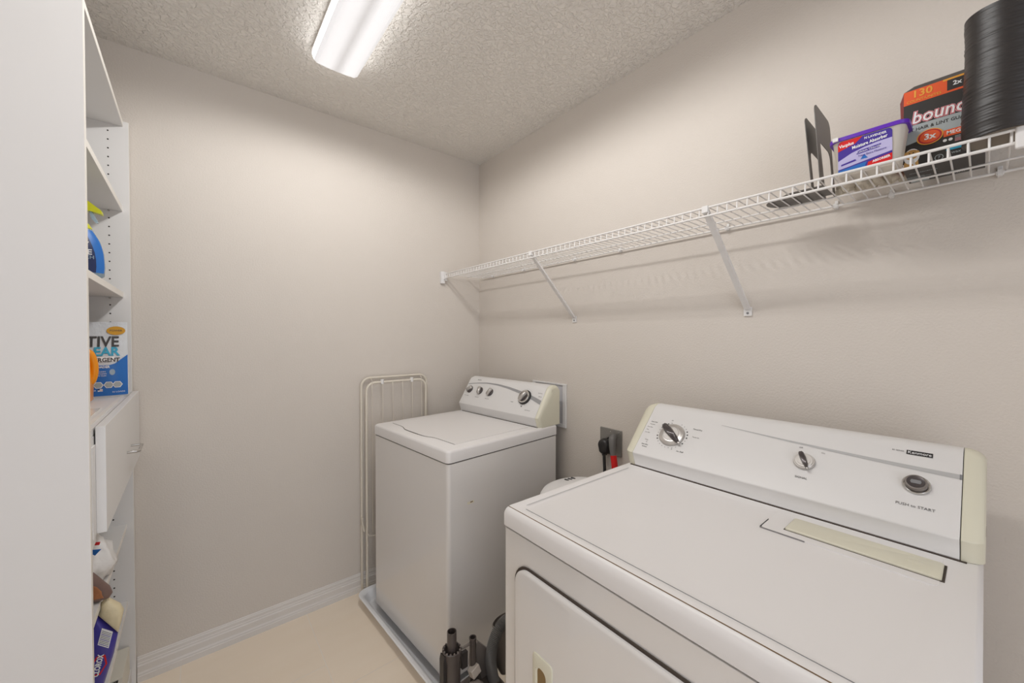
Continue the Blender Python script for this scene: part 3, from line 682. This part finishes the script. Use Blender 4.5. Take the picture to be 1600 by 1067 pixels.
b.text('1', .021, -.041, hh - .011, .0004, ORGY, ext=.0002, bold=.0004); b.text('30', .021, -.025, hh - .011, .0004, ORGY, ext=.0002, bold=.0004); b.text('COUNT/UNITES', .0072, -.028, hh - .0245, .0004, ORGY, ext=.0002, bold=.0001)
b.text('2x', .012, .014, hh - .014, .0005, WHT, ext=.0002, bold=.0003, align='LEFT')
quad(-hy, .067, hy, .094, .0001, CGREY); flat(b, [(-hy, .067), (hy, .067), (hy, .060), (-.02, .060), (-hy, .052)], .0001, CGREY)
b.text('bounce', .036, -.046, .108, .0003, PINK, ext=.0002, bold=.0024, align='LEFT', shear=.15, sx=.86)
b.text('bounce', .036, -.046, .108, .0006, REDL, ext=.0002, bold=.0014, align='LEFT', shear=.15, sx=.86)
b.text('bounce', .036, -.046, .108, .0009, WHT, ext=.0002, bold=.0004, align='LEFT', shear=.15, sx=.86)
b.text('PET HAIR & LINT GUARD', .0095, -.056, .0835, .0004, BOX, ext=.0002, align='LEFT', bold=.0001, sx=.92)
quad(.002, .050, hy, .064, .0003, ORG); b.text('MEGA SHEETS', .010, .006, .057, .0005, WHT, ext=.0001, align='LEFT', bold=.0002)
b.lathe([(.0165, .0), (.0165, .0008)], ORGY, c=(-.018, .060, 0), seg=28, sx=1.2); b.lathe([(.0148, .0008), (.0148, .0012)], REDL, c=(-.018, .060, 0), seg=28, sx=1.2); b.lathe([(.0125, .0012), (.0125, .0014)], ORG, c=(-.018, .060, 0), seg=28, sx=1.2)
b.text('3x', .017, -.018, .060, .0016, WHT, ext=.0002, bold=.0005)
b.lathe([(.0030, 0), (.0030, .0005)], WHT, c=(.004, .0425, 0), seg=14); b.lathe([(.0030, 0), (.0030, .0005)], WHT, c=(.012, .0425, 0), seg=14)
for k in range(5): quad(.018, .036 + k * .0025, .038, .0372 + k * .0025, .0004, PINK if k < 3 else CGREY)
quad(.006, .020, hy, .030, .0003, CYAN)
# puppy picture
b.lathe([(.0125, .0), (.0125, .0006)], WHT, c=(-.045, .026, 0), seg=20, sy=1.35); b.lathe([(.0105, .0006), (.0105, .0010)], FURG, c=(-.045, .030, 0), seg=20)
b.lathe([(.0045, .0010), (.0045, .0013)], FURG, c=(-.053, .032, 0), seg=12, sy=1.4); b.lathe([(.0045, .0010), (.0045, .0013)], FURG, c=(-.037, .031, 0), seg=12, sy=1.4)
b.lathe([(.0045, .0010), (.0045, .0013)], WHT, c=(-.0455, .0265, 0), seg=14)
for x_, y_ in ((-.0485, .033), (-.0425, .033), (-.0455, .0285)): b.lathe([(.0013, .0013), (.0013, .0015)], BLK, c=(x_, y_, 0), seg=8)
flat(b, [(-.060, .004), (-.034, .004), (-.035, .018), (-.055, .018)], .0005, FURG)
b.text('130', .010, -.064, .008, .0007, WHT, ext=.0001, bold=.0002)
b.lathe([(.0065, 0), (.0065, .0003)], CGREY, c=(-.004, .010, 0), seg=20); b.lathe([(.0054, .0003), (.0054, .0005)], BOX, c=(-.004, .010, 0), seg=20); b.text('7', .008, -.004, .010, .0007, CGREY, ext=.0001)
b.text('wax', .008, .020, .014, .0006, CGREY, ext=.0001)
b.build('front_printing', bx, smooth=10)
# underside print
b = MB()
b.M = frame((0, 0, -.0004), (0, -1, 0), (1, 0, 0))
b.M = frame((0, 0, -.0003), (0, -1, 0), (-1, 0, 0))
for k in range(16): quad(.0 + k * .0026, -.05, .0012 + k * .0026, -.025, .0002, CGREY if k % 3 else INKL)
for k in range(4): quad(-.06, -.01 - k * .006, -.03 + (k % 2) * .01, -.007 - k * .006, .0002, CGREY)
quad(-.055, -.055, -.025, -.040, .0002, CGREY); b.text('INGREDIENTS', .007, -.03, .02, .0002, CGREY, ext=.0001)
b.build('underside_printing', bx, smooth=10)
# black roll
rl = thing('black_plastic_roll', 'large roll of glossy black ridged plastic film at the right end of the wire shelf', 'roll', (1.177, -.0195, TOPZ))
b = MB(); rs = []
nz = 130; seg = 64
for k in range(nz + 1):
    t = k / nz; z = .232 * t
    r0 = .0535 - .002 * t + .0012 * math.sin(t * 7) + .0011 * mnoise.noise(Vector((k * .83, 0, 0)))
    ring = []
    for q in range(seg):
        a = 2 * math.pi * q / seg; rr_ = r0 + .0007 * mnoise.noise(Vector((t * 22, math.cos(a) * .7, math.sin(a) * .7)))
        ring.append((rr_ * math.cos(a), rr_ * math.sin(a), z + t * .006 * math.sin(a)))
    rs.append(ring)
b.rings(rs, ROLLM); b.build('film', rl, smooth=70)
b = MB(); b.lathe([(.049, -.0006), (.049, .0006)], ROLLB, seg=40); b.build('base_disc', rl, label='grey-brown underside')
# rope bundle behind the tub
b = MB(); P = []
for k in range(15):
    t = k / 14; P.append((1.338 + .022 * math.sin(k * 2.3), .252 - .145 * t, TOPZ + .013 + .010 * (k % 2)))
for s_ in (0, 1, 2):
    q = catmull([(x + .010 * math.cos(s_ * 2.1 + i * 1.3), y, z + .006 * math.sin(s_ * 2.1 + i * 1.3) + .004) for i, (x, y, z) in enumerate(P)], 6)
    b.tube(q, .0085, ROPE, seg=10)
b.tube(catmull([(1.352, .165, TOPZ + .012), (1.330, .150, TOPZ + .013), (1.300, .142, TOPZ + .012), (1.320, .132, TOPZ + .020)], 6), .0095, ROPE, seg=10)
tag(b.build('rope_bundle', smooth=60), 'off-white braided rope bundle lying behind the purple-lidded tub', 'rope')

# ------------------------------------------------------------ storage cabinet on the left
cb = thing('shelf_cabinet', 'tall white melamine shelf cabinet with one drawer along the left wall', 'cabinet', (-.19, 1.235, 0), .0133)
CX0 = -.44; CY1 = D - .006 - 1.235; ch = 2.143
def panel(nm, y0, y1, holes):
    b = MB(); b.box((CX0, y0, 0), (0, y1, ch), MEL); b.box((0, y0, 0), (.0008, y1, ch), MELE)
    return b.build(nm, cb)
panel('side_panel', 0, .018, False); far_panel = panel('side_panel', CY1 - .018, CY1, True)
b = MB(); b.box((CX0 - .004, 0, .0), (CX0 - .0002, CY1, ch), MEL); b.build('back_panel', cb)
IY0, IY1 = .0185, CY1 - .0185
z = 2.097
hole = None
while z > .09:
    for hx_ in (-.054,):
        skip = any(a - .012 < z < c + .012 for a, c in ((2.124, 2.143), (1.807, 1.826), (1.486, 1.505), (1.10, 1.131), (.612, .631), (.320, .339)))
        if not skip:
            if hole is None:
                b = MB(); b.M = frame((hx_, IY1 + .0004, z), (1, 0, 0), (0, 0, 1)); b.lathe([(.0026, -.0002), (.0026, .0004)], HOLE, seg=12)
                hole = b.build('shelf_pin_hole', far_panel)
            else:
                h2 = hole.copy(); COL.objects.link(h2); h2.parent = far_panel; h2.location = (0, 0, z - 2.097)
    z -= .032
for z0, z1 in ((1.807, 1.826), (1.486, 1.505), (.612, .631), (.320, .339)):
    b = MB(); b.box((CX0, IY0, z0), (-.0195, IY1, z1), MEL); b.box((-.0195, IY0, z0), (-.0188, IY1, z1), MELE); sh = b.build('shelf', cb)
    b = MB(); b.M = frame((-.054, IY1, z0 - .004), (1, 0, 0), (0, 0, 1)); b.lathe([(.003, -.0002), (.003, .010), (.0005, .010)], CHR, seg=10); b.build('shelf_pin', sh)
b = MB(); b.box((CX0, IY0, 1.110), (-.0190, IY1, 1.128), MEL); b.box((-.0192, IY0 - .018, 1.1105), (-.002, CY1, 1.1275), MEL); b.build('fixed_shelf', cb)
b = MB(); b.box((CX0, IY0, 0), (-.012, IY1, .072), MEL); b.build('bottom_shelf', cb)
b = MB(); b.box((CX0, IY0, ch - .019), (-.0150, IY1, ch), MEL); b.box((-.0150, IY0, ch - .019), (-.0142, IY1, ch), MELE); b.build('top_shelf', cb)
b = MB(); b.box((.0015, .062, .882), (.0185, CY1 - .004, 1.131), MEL); b.box((-.40, IY0 + .01, .88), (.0015, IY1 - .01, 1.09), MEL); dw = b.build('drawer', cb, bevel=.001)
b = MB(); b.tube([(.0185, .44, .98), (.040, .44, .98), (.046, .446, .98), (.046, .534, .98), (.040, .54, .98), (.0185, .54, .98)], .004, CHR, seg=10); b.build('drawer_handle', dw, label='slim chrome bar handle')
b = MB(); b.box((-.019, .0185, .86), (-.001, .075, 1.1095), MEL); b.build('filler_strip', cb)
b = MB(); b.box((-.10, .06, 1.1285), (-.03, .40, 1.131), mat('clear_liner', (236, 232, 224), .2)); b.box((-.02, .02, 1.128), (-.012, .72, 1.1295), MELE); b.build('shelf_liner', cb)

# spray bottle
sb = thing('spray_bottle', 'navy blue cleaner spray bottle with yellow-green trigger on the middle cabinet shelf', 'bottle', (-.268, 1.60, 1.5055))
def er(hx, hy, z, cx=0, n=36): return [(cx + hx * math.cos(2 * math.pi * k / n), hy * math.sin(2 * math.pi * k / n), z) for k in range(n)]
b = MB(); b.rings([er(.050, .028, 0), er(.058, .032, .006), er(.060, .032, .03), er(.058, .031, .07), er(.050, .028, .105), er(.036, .022, .135), er(.020, .016, .155), er(.014, .014, .165)], CLEARB)
b.build('bottle', sb, smooth=60)
b = MB()
def lab(mt, prof, f0, f1, k):     # patch of the front surface between two fractions of the half-width
    vs = []; n = 14
    for hx, hy, z in prof:
        for q in range(n + 1):
            u_ = max(-.99, min(.995, f0(z) + (f1(z) - f0(z)) * q / n)); vs.append((hx * u_ * (1 + k), -hy * math.sqrt(1 - u_ * u_) - k * .03 - .0006, z))
    b.add(vs, [(r_ * (n + 1) + q, r_ * (n + 1) + q + 1, (r_ + 1) * (n + 1) + q + 1, (r_ + 1) * (n + 1) + q) for r_ in range(len(prof) - 1) for q in range(n)], mt)
BPF = [(.0585, .032, .014), (.060, .032, .03), (.0595, .0318, .05), (.058, .031, .07), (.055, .0298, .088), (.050, .028, .105), (.043, .025, .12), (.036, .022, .133)]
lab(BLUE, BPF, lambda z: -.9, lambda z: .97, .02)
lab(NAVY, BPF, lambda z: -.9, lambda z: .72 - 2.2 * max(0, z - .06), .05)
b.M = frame((.0, -.0345, .07), (1, 0, 0), (0, 0, 1))
b.text('y', .030, .026, .022, .0, WHT, bold=.0006); b.text('LE', .020, .029, -.002, .0, WHT, bold=.0005); b.text('TCH', .013, .030, -.016, .0, CLEARB, bold=.0003)
b.build('label', sb, smooth=60, label='navy front label with white letters')
b = MB(); b.rings([er(.036, .0225, .137), er(.030, .021, .150), er(.018, .017, .163), er(.0155, .0155, .170)], YEL)
b.rings([er(.012, .012, .168), er(.012, .012, .182)], YEL)
b.prism([(-.045, .196), (-.040, .215), (.000, .226), (.030, .214), (.055, .192), (.056, .182), (.030, .188), (.004, .186), (-.03, .180)], -.012, .012, YEL, axis=1)
b.build('trigger_head', sb, bevel=.002, label='yellow-green trigger sprayer'); 
b = MB(); b.prism([(.030, .189), (.036, .189), (.043, .170), (.048, .158), (.043, .156), (.034, .168)], -.006, .006, CLEARB, axis=1); b.build('trigger', sb, bevel=.001)
b = MB(); b.rings([[(-.195 - .0 - .02, 1.60, 1.5056), (-.192, 1.60, 1.5056), (-.188, 1.62, 1.5056), (-.21, 1.64, 1.5056)], [(-.205, 1.605, 1.525), (-.197, 1.607, 1.522), (-.194, 1.62, 1.512), (-.207, 1.635, 1.520)]], LBLUE)
for v in b.v: v.x -= .028
tag(b.build('cleaning_wipe_sachet', bevel=.001), 'small light blue plastic sachet beside the navy spray bottle', 'sachet')

# detergent pouch
po = thing('detergent_pouch', 'white and blue laundry detergent pouch standing on the cabinet counter', 'pouch', (-.290, 1.94, 1.1286))
b = MB(); PW, PH = .094, .262
rs = []
for k in range(13):
    t = k / 12; th = .030 * math.sin(math.pi * min(1, .12 + t * .95)) ** .6 * (1 - t) ** .35 + .0012
    wv = PW * (1 - .05 * t) * (1 if t > .04 else .96); ring = []
    for q in range(32):
        a = 2 * math.pi * q / 32; c, s_ = math.cos(a), math.sin(a)
        ring.append((wv * math.copysign(abs(c) ** .5, c), th * math.copysign(abs(s_) ** 1.1, s_), PH * t))
    rs.append(ring)
b.rings(rs, POUCH)
for i, f in enumerate(b.f):
    pass
b.build('pouch', po, smooth=60)
b = MB(); 
def pth(z):
    t = max(0, min(1, z / PH)); return .030 * math.sin(math.pi * min(1, .12 + t * .95)) ** .6 * (1 - t) ** .35 + .0012
def curved(b):   # wrap flat print onto the pouch front
    for v in b.v:
        c = min(.999, abs(v.x) / PW); s_ = (1 - c ** 4) ** .55
        v.y = -pth(v.z) * s_ - .0014 + v.y
def grid(b, x0, z0, x1, z1, mt, n=12, off=0, top=None):
    vs = [];
    for i in range(n + 1):
        for j in range(n + 1):
            x = x0 + (x1 - x0) * i / n; zz1 = top(x) if top else z1; vs.append((x, off, z0 + (zz1 - z0) * j / n))
    b.add(vs, [(i * (n + 1) + j, (i + 1) * (n + 1) + j, (i + 1) * (n + 1) + j + 1, i * (n + 1) + j + 1) for i in range(n) for j in range(n)], mt)
grid(b, -.088, .006, .0905, .118, BLUE, top=lambda x: .112 + (.035 * max(0, (x - .055) / .035) if x > .055 else 0))
grid(b, -.08, .125, .060, .142, WHT, off=-.0003)
def ptext(tx, sz, x, z, mt, bold=0., sx=1., al='CENTER'):
    b.M = Matrix(((1, 0, 0, 0), (0, 0, -1, -.0006), (0, 1, 0, 0), (0, 0, 0, 1))); b.text(tx, sz, x, z, 0, mt, bold=bold, sx=sx, align=al, ext=.0002); b.M = Matrix.Identity(4)
ptext('ACTIVE', .050, .070, .192, INK, .0012, .80, 'RIGHT'); ptext('CLEAR', .041, .071, .158, TEAL, .0012, .86, 'RIGHT'); ptext('DETERGENT', .019, .072, .130, INK, .0005, .86, 'RIGHT')
ptext('HE FRONT LOADER', .0105, .048, .106, WHT, .0003, .9, 'RIGHT')
for k in range(3): ptext('FRESH CLEAN SCENT'[:12 - k], .006, .040, .090 - k * .007, WHT, 0, 1, 'RIGHT')
for hx_ in (-.036, -.008, .020, .045, .066):
    b.M = Matrix(((1, 0, 0, 0), (0, 0, -1, -.0005), (0, 1, 0, 0), (0, 0, 0, 1))); b.lathe([(.0125, 0), (.0125, .0003)], WHT, c=(hx_, .044, 0), seg=6); b.lathe([(.0105, .0003), (.0105, .0005)], CGREY, c=(hx_, .044, 0), seg=6); b.M = Matrix.Identity(4)
grid(b, .018, .022, .030, .0225 + .008, WHT, 3, -.0005); grid(b, .018, .0265, .023, .0305, NAVY, 2, -.0008); grid(b, .023, .0235, .030, .0245, RED, 2, -.0008); grid(b, .023, .027, .030, .028, RED, 2, -.0008)
ptext('MADE IN THE USA', .0065, .014, .026, WHT, .0001, 1, 'RIGHT')
ptext('32 LOADS', .007, .068, .018, WHT)
b.M = Matrix(((1, 0, 0, 0), (0, 0, -1, -.0006), (0, 1, 0, 0), (0, 0, 0, 1))); b.lathe([(.0150, 0), (.0150, .0006)], GOLD, c=(.062, .232, 0), seg=28, sx=1.55); b.text('POWER', .009, .062, .232, .0008, INK, ext=.0001)
b.lathe([(.007, 0), (.007, .0004)], CLEARB, c=(.054, .088, 0), seg=16, sy=1.5); b.M = Matrix.Identity(4)
curved(b); b.build('printing', po, smooth=60)
# orange jug
jg = thing('detergent_jug', 'orange plastic laundry detergent jug in front of the white and blue pouch', 'jug', (-.352, 1.80, 1.1286))
b = MB(); b.loft([(0, 0, .076, .045, .03, 0), (0, 0, .084, .050, .035, .008), (0, 0, .086, .052, .035, .07), (0, 0, .082, .050, .035, .13), (-.004, 0, .070, .046, .035, .175), (-.01, 0, .05, .04, .035, .205), (-.014, 0, .03, .03, .03, .215)], ORANGE, seg=8); jb = b.build('jug_body', jg, smooth=60)
b = MB(); b.tube(catmull([(.062, 0, .17), (.082, 0, .155), (.090, 0, .11), (.084, 0, .07), (.07, 0, .06)], 6), .010, ORANGE, seg=10); b.build('jug_grip', jg, smooth=60)
b = MB(); b.lathe([(.032, .214), (.034, .218), (.033, .250), (.028, .256), (.001, .256)], BLUE, c=(-.014, 0, 0), seg=28); b.build('cap', jg)

# white plastic bag on the shelf under the drawer
def crumple(obj, amp, sc, seed=0.):
    for v in obj.data.vertices:
        n = mnoise.noise_vector(v.co * sc + Vector((seed, seed, seed))); v.co += n * amp
def blob(name, prof, mt, amp, sc, seed, parent=None, sy=1., n=40, clampz=None):
    b = MB(); rs = []
    for hx, hy, z, cx in prof: rs.append([(cx + hx * math.cos(2 * math.pi * k / n), hy * math.sin(2 * math.pi * k / n), z) for k in range(n)])
    b.rings(rs, mt); o = b.build(name, parent, smooth=80)
    crumple(o, amp, sc, seed); crumple(o, amp * .4, sc * 3, seed + 5)
    for v in o.data.vertices:
        if clampz is not None and v.co.z < clampz: v.co.z = clampz
    return o
def prof_of(pts, n=16):
    out = []
    for i in range(n + 1):
        t = i / n * (len(pts) - 1); k = min(int(t), len(pts) - 2); f = t - k; f = f * f * (3 - 2 * f)
        out.append(tuple(pts[k][j] * (1 - f) + pts[k + 1][j] * f for j in range(4)))
    return out
bg = thing('plastic_bag', 'crumpled white plastic bag with red and blue print on the shelf below the drawer', 'plastic bag', (-.285, 1.63, .6315))
blob('bag_film', prof_of([(.03, .03, 0, 0), (.075, .07, .002, 0), (.088, .085, .03, .0), (.085, .08, .08, 0), (.065, .06, .12, -.01), (.03, .03, .145, -.02), (.005, .005, .155, -.02)]), WBAG, .018, 22, 1.3, bg, clampz=0)
b = MB(); b.rings([[(.030, -.062, .135), (.062, -.060, .128), (.060, -.058, .120), (.034, -.060, .126)], [(.031, -.0615, .136), (.063, -.0595, .129), (.061, -.0575, .121), (.035, -.0595, .127)]], RED)
b.rings([[(.036, -.064, .115), (.064, -.062, .108), (.052, -.061, .094), (.044, -.062, .103)], [(.037, -.0635, .1155), (.065, -.0615, .1085), (.053, -.0605, .0945), (.045, -.0615, .1035)]], BLUE)
b.build('bag_print', bg, label='red and blue print')
b = MB()
# brown packet standing on the low shelf
bk = thing('brown_snack_packet', 'brown and orange paper packet lying in front of the crumpled white bag', 'packet', (-.222, 1.49, .6325))
b = MB()
def pil(b, out, y0, th, mt, cut=None, bulge=1.):   # pillow shape from an outline in x,z
    cx = sum(p[0] for p in out) / len(out); cz = sum(p[1] for p in out) / len(out)
    def ring(k, y): return [(cx + (p[0] - cx) * k, y, cz + (p[1] - cz) * k) for p in out]
    b.rings([ring(.6, y0 - th), ring(.85, y0 - th * .8), ring(.97, y0 - th * .35), ring(1, y0), ring(.97, y0 + th * .35), ring(.85, y0 + th * .8), ring(.6, y0 + th)], mt)
pil(b, [(-.06, .0), (.026, .0), (.033, .012), (.028, .030), (.014, .052), (-.002, .078), (-.02, .092), (-.06, .085)], 0, .016, TAUPE); b.build('packet', bk, smooth=60)
b = MB(); pil(b, [(-.006, .012), (.018, .010), (.016, .030), (.006, .048), (-.008, .060), (-.012, .040)], -.013, .004, BROWN); b.build('orange_print', bk, label='orange printed patch')
# wipes pack
cp = thing('wipes_pack', 'violet-blue pack of cleaning wipes with red oval logo leaning out of the low shelf', 'wipes pack', (-.254, 1.50, .3395))
b = MB()
# front outline in x,z (local), pack leans towards the room
LO = [(-.035, .0), (.036, .0), (.046, .06), (.058, .12), (.072, .184), (.056, .212), (.036, .246), (.018, .20), (.0, .12)]
LO = [(-.040, .0), (.030, .0), (.052, .085), (.064, .13), (.0735, .188), (.0355, .254), (.010, .19), (-.02, .09)]
pil(b, LO, 0, .022, CLOR); b.build('pack', cp, smooth=60)
b = MB(); pil(b, [(.0355, .252), (.0735, .187), (.080, .215), (.085, .243), (.078, .262), (.052, .292), (.042, .282)], 0, .016, BEIGE); b.build('film_window', cp, smooth=60, label='beige see-through end')
b = MB(); ax = Vector((.030, -.022, -.0025)); 
up = Vector((.0735 - .052, 0, .188 - .085)).normalized(); rt = Vector((.72, 0, -.69)).normalized()
def aff(o, x, y):  # skewed frame following the pack
    M = Matrix.Identity(4); z = Vector((0, -1, 0))
    for i in range(3): M[i][0] = x[i]; M[i][1] = y[i]; M[i][2] = z[i]; M[i][3] = o[i]
    return M
b.M = aff((.052, -.0226, .196), rt, up)
flat(b, [(-.014, -.024), (.014, -.024), (.014, .018), (-.014, .018)], .0, WHT)
for k in range(9): flat(b, [(-.012, -.021 + k * .004), (.012, -.021 + k * .004), (.012, -.0195 + k * .004), (-.012, -.0195 + k * .004)], .0003, GREYDK if k % 3 else PURD)
b.M = aff((.038, -.0232, .126), Vector((1, 0, -.15)), up)
b.lathe([(.0165, 0), (.0165, .0006)], RED, seg=6, sy=1.75); b.lathe([(.0130, .0006), (.0130, .0010)], CLOR, seg=6, sy=1.8)
b.M = aff((.038, -.0246, .126), up, Vector((-1, 0, .25)))
b.text('CLOROX', .0155, 0, 0, .0, WHT, bold=.0006, sx=.86, ext=.0002, shear=.2)
b.M = aff((.022, -.0230, .066), up, Vector((-1, 0, .25))); b.text('XL', .022, 0, 0, 0, WHT, bold=.001, ext=.0002)
b.build('printing', cp, smooth=20, label='white barcode and red oval logo')
# dark folder + small carton low down
b = MB(); b.box((-.30, 1.56, .3395), (-.2265, 1.566, .600), BLK); tag(b.build('black_folder', bevel=.001), 'thin black folder standing at the near end of the low shelf', 'folder')
lc = thing('cream_carton', 'cream cardboard carton with bent black handle on the cabinet bottom', 'carton', (-.30, 1.93, .0725))
b = MB(); b.box((-.10, -.075, 0), (.085, .095, .098), CARD); b.build('carton', lc, bevel=.001)
b = MB(); b.tube([(.040, -.078, .088), (.073, -.078, .094), (.066, -.078, .05)], .0028, BLK, seg=8); b.build('handle', lc, label='bent black wire handle')
